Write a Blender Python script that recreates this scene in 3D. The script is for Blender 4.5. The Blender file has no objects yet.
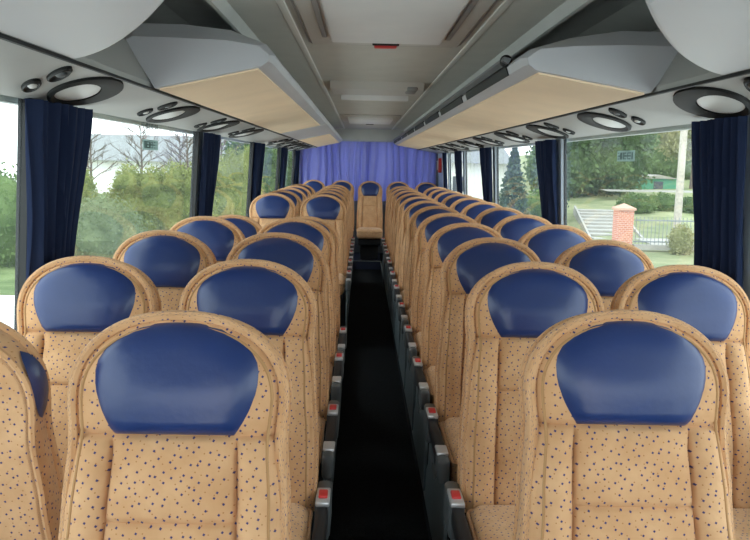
import bpy, bmesh, math, random
from mathutils import Vector, Matrix
random.seed(7)
PI = math.pi
SC = bpy.context.scene
COL = SC.collection

# ------------------------------------------------------------------ materials
def new_mat(name):
    m = bpy.data.materials.new(name); m.use_nodes = True
    nt = m.node_tree
    return m, nt, nt.nodes, nt.links, nt.nodes['Principled BSDF']

def plain(name, col, rough=.6, metal=0., spec=.5, noise=0., nscale=20., bump=0., bscale=200.):
    m, nt, N, L, b = new_mat(name)
    b.inputs['Base Color'].default_value = (*col, 1)
    b.inputs['Roughness'].default_value = rough
    b.inputs['Metallic'].default_value = metal
    b.inputs['Specular IOR Level'].default_value = spec
    tc = N.new('ShaderNodeTexCoord')
    if noise:
        n = N.new('ShaderNodeTexNoise'); n.inputs['Scale'].default_value = nscale; n.inputs['Detail'].default_value = 4
        L.new(tc.outputs['Object'], n.inputs['Vector'])
        r = N.new('ShaderNodeMapRange')
        r.inputs['To Min'].default_value = 1 - noise; r.inputs['To Max'].default_value = 1 + noise
        r.inputs['From Min'].default_value = .3; r.inputs['From Max'].default_value = .7
        L.new(n.outputs['Fac'], r.inputs['Value'])
        v = N.new('ShaderNodeVectorMath'); v.operation = 'SCALE'
        v.inputs[0].default_value = col
        L.new(r.outputs['Result'], v.inputs['Scale'])
        L.new(v.outputs['Vector'], b.inputs['Base Color'])
    if bump:
        n2 = N.new('ShaderNodeTexNoise'); n2.inputs['Scale'].default_value = bscale
        L.new(tc.outputs['Object'], n2.inputs['Vector'])
        bp = N.new('ShaderNodeBump'); bp.inputs['Strength'].default_value = bump; bp.inputs['Distance'].default_value = .01
        L.new(n2.outputs['Fac'], bp.inputs['Height']); L.new(bp.outputs['Normal'], b.inputs['Normal'])
    return m

def fabric_mat():
    m, nt, N, L, b = new_mat('dotted_velour')
    b.inputs['Roughness'].default_value = .85
    b.inputs['Specular IOR Level'].default_value = .15
    b.inputs['Sheen Weight'].default_value = .15
    uv = N.new('ShaderNodeUVMap'); uv.uv_map = 'UVMap'
    def dots(off, scale, rad):
        mp = N.new('ShaderNodeMapping'); mp.inputs['Location'].default_value = (off, off * .37, 0)
        mp.inputs['Rotation'].default_value = (0, 0, .5)
        L.new(uv.outputs['UV'], mp.inputs['Vector'])
        vo = N.new('ShaderNodeTexVoronoi'); vo.voronoi_dimensions = '2D'; vo.distance = 'CHEBYCHEV'
        vo.inputs['Scale'].default_value = scale; vo.inputs['Randomness'].default_value = .62
        L.new(mp.outputs['Vector'], vo.inputs['Vector'])
        r = N.new('ShaderNodeMapRange')
        r.inputs['From Min'].default_value = rad * 1.15; r.inputs['From Max'].default_value = rad * .85
        L.new(vo.outputs['Distance'], r.inputs['Value'])
        return r.outputs['Result']
    nz = N.new('ShaderNodeTexNoise'); nz.inputs['Scale'].default_value = 9; nz.inputs['Detail'].default_value = 5
    L.new(uv.outputs['UV'], nz.inputs['Vector'])
    cr = N.new('ShaderNodeValToRGB')
    cr.color_ramp.elements[0].position = .3; cr.color_ramp.elements[0].color = (*FAB_A, 1)
    cr.color_ramp.elements[1].position = .7; cr.color_ramp.elements[1].color = (*FAB_B, 1)
    L.new(nz.outputs['Fac'], cr.inputs['Fac'])
    m1 = N.new('ShaderNodeMix'); m1.data_type = 'RGBA'
    L.new(dots(5.31, 50, .06), m1.inputs['Factor']); L.new(cr.outputs['Color'], m1.inputs['A'])
    m1.inputs['B'].default_value = (.42, .19, .07, 1)
    m2 = N.new('ShaderNodeMix'); m2.data_type = 'RGBA'
    L.new(dots(0, 54, .108), m2.inputs['Factor']); L.new(m1.outputs['Result'], m2.inputs['A'])
    m2.inputs['B'].default_value = (.05, .045, .145, 1)
    L.new(m2.outputs['Result'], b.inputs['Base Color'])
    n2 = N.new('ShaderNodeTexNoise'); n2.inputs['Scale'].default_value = 16; n2.inputs['Detail'].default_value = 3
    L.new(uv.outputs['UV'], n2.inputs['Vector'])
    bp = N.new('ShaderNodeBump'); bp.inputs['Strength'].default_value = .4; bp.inputs['Distance'].default_value = .02
    L.new(n2.outputs['Fac'], bp.inputs['Height']); L.new(bp.outputs['Normal'], b.inputs['Normal'])
    return m
FAB_A = (.55, .30, .14)
FAB_B = (.69, .42, .225)

def glass_mat():
    m, nt, N, L, b = new_mat('window_glass')
    N.remove(b)
    out = N['Material Output']
    t = N.new('ShaderNodeBsdfTransparent'); t.inputs['Color'].default_value = (.93, .97, .96, 1)
    g = N.new('ShaderNodeBsdfGlossy'); g.inputs['Roughness'].default_value = .02
    d = N.new('ShaderNodeBsdfTranslucent'); d.inputs['Color'].default_value = (.9, .95, .97, 1)
    lw = N.new('ShaderNodeLayerWeight'); lw.inputs['Blend'].default_value = .5
    pw = N.new('ShaderNodeMath'); pw.operation = 'POWER'; pw.inputs[1].default_value = 4.5
    L.new(lw.outputs['Facing'], pw.inputs[0])
    f = N.new('ShaderNodeMath'); f.operation = 'MULTIPLY_ADD'; f.inputs[1].default_value = .28; f.inputs[2].default_value = .02
    L.new(pw.outputs[0], f.inputs[0])
    mz = N.new('ShaderNodeMixShader'); mz.inputs['Fac'].default_value = .012
    L.new(t.outputs[0], mz.inputs[1]); L.new(d.outputs[0], mz.inputs[2])
    mx = N.new('ShaderNodeMixShader')
    L.new(f.outputs[0], mx.inputs['Fac']); L.new(mz.outputs[0], mx.inputs[1]); L.new(g.outputs[0], mx.inputs[2])
    L.new(mx.outputs[0], out.inputs['Surface'])
    return m

def cloth_mat(name, col, trans, tcol, rough=.8):
    m, nt, N, L, b = new_mat(name)
    out = N['Material Output']
    b.inputs['Base Color'].default_value = (*col, 1); b.inputs['Roughness'].default_value = rough
    b.inputs['Specular IOR Level'].default_value = .2
    t = N.new('ShaderNodeBsdfTranslucent'); t.inputs['Color'].default_value = (*tcol, 1)
    tc = N.new('ShaderNodeTexCoord')
    n = N.new('ShaderNodeTexNoise'); n.inputs['Scale'].default_value = 350
    L.new(tc.outputs['Object'], n.inputs['Vector'])
    bp = N.new('ShaderNodeBump'); bp.inputs['Strength'].default_value = .15; bp.inputs['Distance'].default_value = .004
    L.new(n.outputs['Fac'], bp.inputs['Height']); L.new(bp.outputs['Normal'], b.inputs['Normal'])
    mx = N.new('ShaderNodeMixShader'); mx.inputs['Fac'].default_value = trans
    L.new(b.outputs[0], mx.inputs[1]); L.new(t.outputs[0], mx.inputs[2]); L.new(mx.outputs[0], out.inputs['Surface'])
    return m

def leaf_mat(name, c1, c2, scale=1.5):
    m, nt, N, L, b = new_mat(name)
    out = N['Material Output']
    b.inputs['Roughness'].default_value = .7; b.inputs['Specular IOR Level'].default_value = .2
    tc = N.new('ShaderNodeTexCoord')
    n = N.new('ShaderNodeTexNoise'); n.inputs['Scale'].default_value = scale; n.inputs['Detail'].default_value = 8
    L.new(tc.outputs['Object'], n.inputs['Vector'])
    cr = N.new('ShaderNodeValToRGB')
    cr.color_ramp.elements[0].position = .35; cr.color_ramp.elements[0].color = (*c1, 1)
    cr.color_ramp.elements[1].position = .65; cr.color_ramp.elements[1].color = (*c2, 1)
    L.new(n.outputs['Fac'], cr.inputs['Fac']); L.new(cr.outputs['Color'], b.inputs['Base Color'])
    t = N.new('ShaderNodeBsdfTranslucent'); L.new(cr.outputs['Color'], t.inputs['Color'])
    mx = N.new('ShaderNodeMixShader'); mx.inputs['Fac'].default_value = .3
    L.new(b.outputs[0], mx.inputs[1]); L.new(t.outputs[0], mx.inputs[2]); L.new(mx.outputs[0], out.inputs['Surface'])
    return m

def brick_mat():
    m, nt, N, L, b = new_mat('red_brick')
    tc = N.new('ShaderNodeTexCoord')
    mp = N.new('ShaderNodeMapping'); mp.inputs['Rotation'].default_value = (PI / 2, 0, 0)
    L.new(tc.outputs['Object'], mp.inputs['Vector'])
    br = N.new('ShaderNodeTexBrick'); br.inputs['Scale'].default_value = 4
    br.inputs['Color1'].default_value = (.50, .20, .13, 1); br.inputs['Color2'].default_value = (.42, .16, .10, 1)
    br.inputs['Mortar'].default_value = (.55, .45, .40, 1)
    L.new(mp.outputs['Vector'], br.inputs['Vector']); L.new(br.outputs['Color'], b.inputs['Base Color'])
    b.inputs['Roughness'].default_value = .9
    return m

M = dict(
    fabric=fabric_mat(),
    leather=plain('navy_leather', (.013, .034, .135), .30, spec=.55, noise=.06, nscale=8, bump=.05, bscale=60),
    piping=plain('beige_piping', (.62, .40, .20), .8, spec=.2, noise=.25, nscale=60),
    seam=plain('shaded_brown_seam', (.45, .26, .12), .85, spec=.15),  # brown thread, darkened so its colour also carries the shadow beside the piping
    dark=plain('black_plastic', (.012, .013, .015), .55, spec=.25),
    vent_black=plain('matt_black', (.006, .0065, .0065), .6, spec=.15),
    housing=plain('grey_plastic', (.075, .085, .09), .45, noise=.08, nscale=30),
    side=plain('blue_grey_plastic', (.085, .11, .12), .45, noise=.08, nscale=12),
    silver=plain('silver_plate', (.62, .64, .66), .35, metal=.6),
    red=plain('red_plastic', (.55, .03, .03), .4),
    carpet=plain('black_carpet', (.008, .009, .010), .95, spec=.1, noise=.4, nscale=60, bump=.5, bscale=300),
    podium=plain('podium_carpet', (.02, .022, .024), .9, spec=.1, noise=.2, nscale=60),
    step=plain('blue_step', (.012, .018, .05), .7),
    metal=plain('aluminium', (.20, .22, .23), .5, metal=.3),
    ceil=plain('ceiling_fabric', (.50, .50, .455), .8, spec=.2, noise=.04, nscale=6, bump=.08, bscale=350),
    ceil_side=plain('ceiling_side', (.48, .49, .465), .75, spec=.2, noise=.04, nscale=6),
    strip=plain('pale_strip', (.62, .62, .57), .5),
    hatch=plain('hatch_panel', (.68, .69, .68), .55, noise=.03, nscale=5),
    hatch_frame=plain('hatch_frame', (.50, .50, .465), .6),
    slot=plain('vent_slot', (.25, .255, .25), .6),
    rack=plain('rack_grey', (.46, .475, .50), .5, noise=.03, nscale=4),
    rack_pale=plain('rack_pale_grey', (.56, .58, .60), .45, noise=.02, nscale=3),
    beige=plain('beige_panel', (.80, .63, .43), .7, noise=.05, nscale=4, bump=.05, bscale=120),
    panel=plain('service_panel_grey', (.34, .345, .33), .5, noise=.03, nscale=5),
    lens=plain('pale_grey_disc', (.55, .56, .54), .35),
    wall=plain('wall_grey', (.20, .22, .24), .7, noise=.05, nscale=6),
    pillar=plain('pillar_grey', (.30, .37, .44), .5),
    pillar_lit=plain('window_lit_pillar', (.50, .60, .70), .4),  # lighter pillar copy for the right wall, window light put into its colour
    rubber=plain('rubber_seal', (.012, .014, .016), .5),
    curtain=cloth_mat('navy_curtain', (.012, .022, .060), .12, (.03, .06, .18)),
    rear_curtain=cloth_mat('periwinkle_curtain', (.34, .35, .62), .42, (.46, .48, .80)),
    glass=glass_mat(),
    sticker=cloth_mat('sticker_grey', (.42, .50, .50), .75, (.40, .48, .46)),
    ink=cloth_mat('sticker_ink', (.12, .15, .15), .6, (.22, .26, .26)),
    grass=leaf_mat('lawn', (.13, .19, .07), (.24, .31, .13), 1.2),
    grass_pale=leaf_mat('pale_lawn', (.20, .24, .11), (.34, .35, .20), 1.0),
    asphalt=plain('pale_asphalt', (.62, .61, .58), .9, noise=.08, nscale=2),
    pave=plain('pale_paving', (.33, .315, .28), .9, noise=.1, nscale=3),
    leaf_hedge=leaf_mat('hedge_leaf', (.075, .13, .04), (.17, .25, .085), 1.3),
    leaf_conifer=leaf_mat('conifer_leaf', (.15, .19, .05), (.33, .36, .12), .9),
    leaf_round=leaf_mat('round_leaf', (.12, .16, .075), (.22, .27, .14), 2),
    leaf_dark=leaf_mat('spruce_leaf', (.05, .095, .035), (.15, .22, .085), .8),
    leaf_light=leaf_mat('light_leaf', (.20, .22, .09), (.40, .38, .20), .9),
    leaf_blue=leaf_mat('blue_spruce_leaf', (.05, .09, .07), (.13, .19, .14), .9),
    bark=plain('bark', (.14, .11, .09), .9, noise=.3, nscale=20),
    pale_bark=plain('pole_wood', (.42, .38, .32), .9, noise=.15, nscale=12),
    white=plain('white_render', (.78, .78, .74), .85, noise=.04, nscale=2),
    roof=plain('grey_roof', (.22, .23, .23), .8, noise=.08, nscale=3),
    brick=brick_mat(),
    cap=plain('pillar_cap', (.50, .30, .22), .8),
    fence=plain('fence_grey', (.20, .22, .23), .6),
    green=plain('green_paint', (.08, .28, .16), .6),
    window_dark=plain('dark_window', (.06, .07, .08), .3),
)

# ------------------------------------------------------------------ mesh builder
class MB:
    def __init__(s): s.v, s.f, s.u, s.mi = [], [], [], []
    def add(s, p, uv=None):
        s.v.append(tuple(p)); s.u.append(uv); return len(s.v) - 1
    def face(s, *idx, mi=0): s.f.append(tuple(idx)); s.mi.append(mi)
    def grid(s, rows, uvs=None, wrap=False, flip=False, mi=0):
        ids = []
        for i, r in enumerate(rows):
            ids.append([s.add(p, uvs[i][j] if uvs else None) for j, p in enumerate(r)])
        for i in range(len(ids) - 1):
            n = len(ids[i])
            for j in range(n if wrap else n - 1):
                k = (j + 1) % n
                q = (ids[i][j], ids[i][k], ids[i + 1][k], ids[i + 1][j])
                s.face(*(q[::-1] if flip else q), mi=mi)
        return ids
    def box(s, x0, x1, y0, y1, z0, z1, mi=0):
        c = [s.add((x, y, z)) for z in (z0, z1) for y in (y0, y1) for x in (x0, x1)]
        for q in ((0, 2, 3, 1), (4, 5, 7, 6), (0, 1, 5, 4), (2, 6, 7, 3), (0, 4, 6, 2), (1, 3, 7, 5)):
            s.face(*[c[i] for i in q], mi=mi)
    def rbox(s, x0, x1, y0, y1, z0, z1, r=.01, seg=3, mi=0):
        bm = bmesh.new(); bmesh.ops.create_cube(bm, size=1)
        for v in bm.verts:
            v.co = ((x0 + x1) / 2 + v.co.x * (x1 - x0), (y0 + y1) / 2 + v.co.y * (y1 - y0), (z0 + z1) / 2 + v.co.z * (z1 - z0))
        bmesh.ops.bevel(bm, geom=list(bm.edges), offset=r, segments=seg, profile=.5, affect='EDGES')
        s.bm(bm, mi)
    def bm(s, bm, mi=0):
        base = len(s.v)
        bm.verts.index_update()
        for v in bm.verts: s.add(v.co)
        for f in bm.faces: s.face(*[base + v.index for v in f.verts], mi=mi)
        bm.free()
    def prism(s, poly, axis, a, b, mi=0):
        # poly of 2D points, extruded along axis ('x','y','z')
        def P(p, t):
            return {'x': (t, p[0], p[1]), 'y': (p[0], t, p[1]), 'z': (p[0], p[1], t)}[axis]
        i0 = [s.add(P(p, a)) for p in poly]; i1 = [s.add(P(p, b)) for p in poly]
        n = len(poly)
        s.face(*i0, mi=mi); s.face(*i1[::-1], mi=mi)
        for k in range(n):
            s.face(i0[k], i0[(k + 1) % n], i1[(k + 1) % n], i1[k], mi=mi)
    def tube(s, pts, r, n=6, closed=False, mi=0, uvoff=0.):
        pts = [Vector(p) for p in pts]; m = len(pts)
        rows, uvs = [], []; acc = uvoff
        up0 = Vector((0, -1, .2)).normalized()
        for i, p in enumerate(pts):
            a = pts[i - 1] if (i > 0 or closed) else p
            b = pts[(i + 1) % m] if (i < m - 1 or closed) else p
            t = (b - a).normalized()
            u = up0 - t * up0.dot(t)
            if u.length < 1e-3: u = Vector((1, 0, 0)) - t * t.x
            u.normalize(); w = t.cross(u)
            rr = r(i / (m - 1)) if callable(r) else r
            if i: acc += (p - pts[i - 1]).length
            rows.append([p + (u * math.cos(k * 2 * PI / n) + w * math.sin(k * 2 * PI / n)) * rr for k in range(n)])
            uvs.append([(acc, k * rr) for k in range(n)])
        if closed: rows.append(rows[0]); uvs.append(uvs[0])
        ids = s.grid(rows, uvs, wrap=True, mi=mi)
        if not closed:
            s.face(*ids[0][::-1], mi=mi); s.face(*ids[-1], mi=mi)
    def build(s, name, mats, parent=None, smooth=True, angle=None):
        me = bpy.data.meshes.new(name)
        me.from_pydata(s.v, [], s.f)
        if not isinstance(mats, (list, tuple)): mats = [mats]
        for m in mats: me.materials.append(m)
        uvl = me.uv_layers.new(name='UVMap')
        for p in me.polygons:
            p.material_index = s.mi[p.index]
            n = p.normal
            for li in p.loop_indices:
                vi = me.loops[li].vertex_index
                if s.u[vi] is not None: uvl.data[li].uv = s.u[vi]
                else:
                    c = s.v[vi]
                    a = (abs(n.x), abs(n.y), abs(n.z))
                    uvl.data[li].uv = (c[1], c[2]) if a[0] == max(a) else ((c[0], c[2]) if a[1] == max(a) else (c[0], c[1]))
        bm = bmesh.new(); bm.from_mesh(me)
        bmesh.ops.recalc_face_normals(bm, faces=bm.faces[:])
        bm.to_mesh(me); bm.free()
        if smooth:
            me.polygons.foreach_set('use_smooth', [True] * len(me.polygons))
            me.set_sharp_from_angle(angle=math.radians(angle or 40))
        o = bpy.data.objects.new(name, me); COL.objects.link(o)
        if parent: o.parent = parent
        return o

def empty(name, loc=(0, 0, 0)):
    o = bpy.data.objects.new(name, None); o.location = loc; o.empty_display_size = .1
    COL.objects.link(o); return o
def tag(o, label=None, cat=None, group=None, kind=None):
    if label: o['label'] = label
    if cat: o['category'] = cat
    if group: o['group'] = group
    if kind: o['kind'] = kind
    return o
def copy_tree(o, parent=None):
    c = o.copy(); COL.objects.link(c)
    if parent: c.parent = parent
    for ch in list(o.children): copy_tree(ch, c)
    return c
def struct(o): o['kind'] = 'structure'; return o

# ------------------------------------------------------------------ coach seat
TILT = math.radians(12)
ZB = .412
VB = .522          # height of the seam below the headrest
def P(x, v, d):
    return (x, v * math.sin(TILT) - d * math.cos(TILT), ZB + v * math.cos(TILT) + d * math.sin(TILT))
WK = [(0, .213), (.2, .212), (.38, .201), (.51, .193), (.59, .199)]
VE, RV, WT = .59, .155, .199
SM, V2 = .60, .365
def wid(v):
    if v >= VE: return WT * max(0, 1 - min(1, (v - VE) / RV) ** 2.2) ** (1 / 2.2)
    for (a, wa), (b, wb) in zip(WK, WK[1:]):
        if v <= b:
            t = (v - a) / (b - a); t = t * t * (3 - 2 * t)
            return wa + (wb - wa) * t
    return WT
def dep(s, v):
    e = abs(s)
    if v > VE:
        q = min(1, (v - VE) / RV)
        e_ = min(1, math.sqrt((s * math.sqrt(max(0, 1 - q * q))) ** 2 + q * q))
    else: e_ = e
    d = .028 * (1 - e_ ** 7) - .006 * math.exp(-((e_ - .95) / .018) ** 2)
    lo = max(0, min(1, (VB - v) / .03))
    if lo:
        if e < SM: d += lo * .012 * (1 - (e / SM) ** 4)
        else: d += lo * .018 * math.sin(PI * (e - SM) / (1 - SM))
        d -= lo * .015 * math.exp(-((e - SM) / .020) ** 2)
        if e < SM: d -= .011 * math.exp(-((v - V2) / .006) ** 2)
    d -= .010 * math.exp(-((v - VB) / .006) ** 2)
    d += .02 * math.sin(PI * max(0, min(1, v / .47)))
    return d
def thick(v): return .115 - .04 * min(1, v / .7)
def side_path(inset, dfun, n=22, nt=18, v0=0.):
    L = []
    for i in range(n):
        v = v0 + (VE - v0) * i / n
        L.append((wid(v) - inset, v))
    T = [((WT - inset) * max(0, 1 - math.sin(t) ** 2.2) ** (1 / 2.2), VE + (RV - inset) * math.sin(t)) for t in [PI / 2 * k / nt for k in range(nt + 1)]]
    half = L + T
    full = [(-x, v) for x, v in half] + [(x, v) for x, v in half[-2::-1]]
    return [P(x, v, dfun(x, v)) for x, v in full]

SS = [0, .15, .3, .45, .555, .582, .60, .618, .645, .72, .8, .87, .915, .935, .95, .965, .98, 1]
SS = [-s for s in SS[:0:-1]] + SS
VV = [0, .05, .1, .15, .2, .25, .29, .33, .352, .359, .365, .371, .378, .40, .44, .48, .510, .516, .522, .528, .534, .550, .570] + \
     [VE + RV * math.sin(math.radians(a)) for a in (0, 9, 18, 27, 36, 45, 53, 61, 68, 74, 79, 83, 86.5, 89)]

def backrest(parent):
    mb = MB()
    rows = [[P(s * wid(v), v, dep(s, v)) for s in SS] for v in VV]
    uvs = [[(s * wid(v), v) for s in SS] for v in VV]
    F = mb.grid(rows, uvs)
    rb = [[P(s * wid(v) * .97, v * .99 + .003, -thick(v)) for s in SS] for v in VV]
    B = mb.grid(rb, [[(s * wid(v) + 3, v) for s in SS] for v in VV])
    def loop(G): return G[0] + [r[-1] for r in G[1:]] + G[-1][-2::-1] + [r[0] for r in G[-2:0:-1]]
    lf, lb = loop(F), loop(B)
    par = [(s, 0) for s in SS] + [(1, v) for v in VV[1:]] + [(s, VV[-1]) for s in SS[-2::-1]] + [(-1, v) for v in VV[-2:0:-1]]
    rings = [lf]
    for fr, out in ((.12, .004), (.5, .008), (.88, .003)):
        r = []
        for (s, v) in par:
            w = wid(v)
            k = 1 + out / .2
            x = s * w * k
            vv = v + (out * ((v - VE) / RV) if v > VE else 0)
            r.append(mb.add(P(x, vv, -thick(v) * fr), (x + (thick(v) * fr if x > 0 else -thick(v) * fr), v)))
        rings.append(r)
    rings.append(lb)
    n = len(lf)
    for a, b in zip(rings, rings[1:]):
        for j in range(n):
            k = (j + 1) % n
            mb.face(a[j], a[k], b[k], b[j])
    o = mb.build('backrest', M['fabric'], parent, angle=60)
    t = MB(); t.tube(side_path(-.001, lambda x, v: .001), .0105, 8); t.build('piping', M['fabric'], o)
    t = MB(); t.tube(side_path(-.004, lambda x, v: -thick(v) * .93), .007, 6); t.build('rear_piping', M['fabric'], o)
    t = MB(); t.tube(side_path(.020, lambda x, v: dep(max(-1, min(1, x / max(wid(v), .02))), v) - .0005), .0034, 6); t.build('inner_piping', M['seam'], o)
    return o

HT, HW, HX, HB = .735, .640, .157, .114
def hwid(v):
    if v >= HW: return HX * (1 - min(1, (v - HW) / (HT - HW)) ** 2.0) ** .5
    return HX - (HX - HB) * ((HW - v) / (HW - VB)) ** 1.9
def headrest(parent):
    mb = MB()
    hs = [-1, -.98, -.94, -.85, -.7, -.5, -.25, 0, .25, .5, .7, .85, .94, .98, 1]
    hv = [VB + .001, VB + .005, VB + .012, .55, .567, .58, .60, .617, HW] + [HW + (HT - HW) * math.sin(math.radians(a)) for a in (12, 25, 38, 50, 61, 70, 78, 84, 88.5)]
    rows = []
    for v in hv:
        r = []
        for s in hs:
            x = s * hwid(v)
            q = max(0, (v - HW) / (HT - HW)) if v > HW else (max(0, (HW - v) / (HW - VB)) ** 6)
            if v > HW: e = math.sqrt((s * math.sqrt(max(0, 1 - q * q))) ** 2 + q * q)
            else: e = max(abs(s), q)
            e = min(1, e)
            d = dep(max(-1, min(1, x / max(wid(v), .02))), v) + .020 * (1 - e ** 6) - .003
            d += .008 * math.exp(-((v - .60) / .05) ** 2) * (1 - abs(s) ** 3)
            r.append(P(x, v, d))
        rows.append(r)
    mb.grid(rows)
    o = mb.build('headrest', M['leather'], parent, angle=70)
    o['label'] = 'dark blue leather headrest'
    return o

def cushion(parent):
    mb = MB(); mb.rbox(-.213, .213, -.47, -.02, .32, .462, .05, 5)
    o = mb.build('seat_cushion', M['fabric'], parent, angle=60)
    pts = []
    for (cx, cy, a0) in ((.175, -.058, 0), (.175, -.432, -90), (-.175, -.432, -180), (-.175, -.058, -270)):
        for k in range(6):
            a = math.radians(a0 - 90 * k / 5 + 90) if False else math.radians(a0 + (90 - 90 * k / 5))
            pts.append((cx + .036 * math.cos(a), cy + .036 * math.sin(a), .428))
    t = MB(); t.tube(pts, .007, 6, closed=True); t.build('piping', M['fabric'], o)
    return o

def make_seat(side):
    """side: +1 aisle lies at +x, -1 aisle lies at -x, 0 no aisle fittings"""
    root = empty('coach_seat')
    backrest(root); headrest(root); cushion(root)
    mb = MB(); mb.rbox(-.19, .19, -.40, .02, .22, .325, .02, 2); mb.rbox(-.15, .15, -.30, -.10, 0.001, .23, .02, 2)
    mb.build('pedestal', M['dark'], root)
    if side:
        s = side
        def X(a, b): return (min(s * a, s * b), max(s * a, s * b))
        mb = MB()
        mb.prism([(-.50, .001), (-.52, .20), (-.50, .34), (-.46, .385), (-.36, .385), (-.26, .30), (-.16, .24), (-.02, .26), (.0, .37), (.09, .37), (.12, .20), (.20, .14), (.22, .001)], 'x', *X(.228, .240))
        mb.build('side_panel', M['side'], root, smooth=False)
        ar = MB(); ar.rbox(*X(.226, .262), -.44, -.03, .398, .460, .012, 3)
        a = ar.build('armrest', M['dark'], root)
        e = MB(); e.rbox(*X(.224, .266), -.505, -.40, .37, .458, .016, 3); e.build('end_cap', M['housing'], a)
        h = MB(); h.rbox(*X(.222, .268), -.075, .095, .355, .472, .014, 3); h.build('hinge_housing', M['housing'], a)
        p = MB(); p.rbox(*X(.225, .266), -.455, -.375, .452, .4645, .004, 2); q = p.build('latch_plate', M['silver'], a); q['label'] = 'silver plate at front of armrest'
        p = MB(); p.rbox(*X(.225, .266), -.085, .025, .460, .4755, .004, 2); q = p.build('button_plate', M['silver'], a); q['label'] = 'silver plate around red button'
        b = MB(); b.rbox(*X(.232, .259), -.055, -.005, .470, .483, .004, 2); q = b.build('release_button', M['red'], a); q['label'] = 'red button'
    return root

PITCH = .80
def place(root, x, Zt, label, group, dz=0., sx=1., dtilt=0.):
    root.location = (x, Zt - .157, dz)
    root.scale = (sx, 1, 1)
    root.rotation_euler = (math.radians(dtilt), 0, 0)
    tag(root, label, 'seat', group)
    return root

ORD = ['first', 'second', 'third', 'fourth', 'fifth', 'sixth', 'seventh', 'eighth', 'ninth', 'tenth', 'eleventh', 'twelfth', 'thirteenth']
used = set()
protos = {s: make_seat(s) for s in (1, -1, 0)}
def seat(side, *a, **k):
    r = protos[side] if side not in used else copy_tree(protos[side])
    used.add(side)
    return place(r, *a, **k)

XA, XW, XRA, XRW = .43, .887, .452, .910
left_rows = [1.50, 2.42, 3.22, 4.08, 4.95]
for i, Zt in enumerate(left_rows):
    if i == 0:
        seat(1, -XA, Zt, 'beige dotted seat with blue headrest, nearest the camera left of the aisle', 'aisle seats on the left')
        continue
    dz = {4: -.05, 1: -.012}.get(i, 0)
    seat(1, -XA, Zt, f'beige dotted seat with blue headrest, {ORD[i]} from the front left of the aisle', 'aisle seats on the left', dz)
    seat(0, -XW - (.034 if i == 1 else 0), Zt, f'beige dotted seat with blue headrest, {ORD[i]} from the front along the left windows', 'window seats on the left', dz)
for i in range(5):
    Zt = 7.2 + .8 * i
    seat(1, -XA, Zt, f'beige seat with blue headrest, {ORD[i]} behind the gap left of the aisle', 'aisle seats on the left')
    seat(0, -XW, Zt, f'beige seat with blue headrest, {ORD[i]} behind the gap along the left windows', 'window seats on the left')
def side_wrap(parent):
    for s in (-1, 1):
        mb = MB(); rows = []
        for k in range(13):
            v = .545 + .135 * k / 12; b = math.sin(PI * min(1, max(0, k / 12)))
            f0, f1 = .5 - .46 * b ** .6, .5 + .40 * b ** .6
            r = []
            for j in range(6):
                f = f0 + (f1 - f0) * j / 5
                out = .0105 + .004 * math.sin(PI * j / 5) * b
                x = s * wid(v) * (1 + out / .2); vv = v + (out * ((v - VE) / RV) if v > VE else 0)
                r.append(P(x, vv, -thick(v) * f))
            rows.append(r)
        mb.grid(rows); o = mb.build('headrest_side', M['leather'], parent); o['label'] = 'dark blue leather wrapping the side'
r0 = seat(0, -XW, 2.0, 'beige dotted seat cut by the left edge, blue leather on its side', 'window seats on the left')
r0.location = (-.905, 1.645, 0); r0.rotation_euler = (0, 0, PI)
side_wrap(r0)
for ch in r0.children:          # folded seat pad, little room in front of it
    if ch.name.startswith(('seat_cushion', 'pedestal')): ch.scale = (1, .27, 1)
for i in range(12):
    Zt = 1.60 + PITCH * i
    seat(-1, XRA + (.013 if i == 0 else 0), Zt, f'beige dotted seat with blue headrest, {ORD[i]} from the front right of the aisle', 'aisle seats on the right')
    if i: seat(0, XRW, Zt, f'beige dotted seat with blue headrest, {ORD[i - 1]} from the front along the right windows', 'window seats on the right')
RS = ['at the left end', 'second from left', 'in the middle facing the aisle', 'second from right', 'at the right end']
for i in range(5):
    seat(0, -.815 + .43 * i, 12.1, f'beige seat with blue headrest in the rear row, {RS[i]}', 'rear row seats', .02, .89)

# ------------------------------------------------------------------ shell
Y0, Y1 = -2.3, 12.75
ZG = 1.62
def xw(z): return 1.12 + (ZG - z) * .055
mb = MB(); mb.box(-1.2, 1.2, Y0, Y1, -.30, -.12); struct(mb.build('floor', M['carpet'], smooth=False))
for s, nm in ((-1, 'left'), (1, 'right')):
    mb = MB(); ae = .2 if s < 0 else .222
    mb = MB(); mb.box(min(s * ae, s * 1.19), max(s * ae, s * 1.19), Y0, 12.75, -.119, 0.0)
    struct(mb.build('floor_podium_' + nm, M['podium'], smooth=False))
    mb = MB(); mb.box(min(s * (ae - .008), s * ae), max(s * (ae - .008), s * ae), Y0, 11.5, -.012, 0.004)
    struct(mb.build('trim_aisle_' + nm, M['metal'], smooth=False))
mb = MB(); mb.box(-.2, .222, 11.6, 12.75, -.119, .0); struct(mb.build('floor_step', M['step'], smooth=False))
mb = MB(); mb.box(-.2, .222, 11.585, 11.62, 0, .008); struct(mb.build('trim_step', M['metal'], smooth=False))

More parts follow.
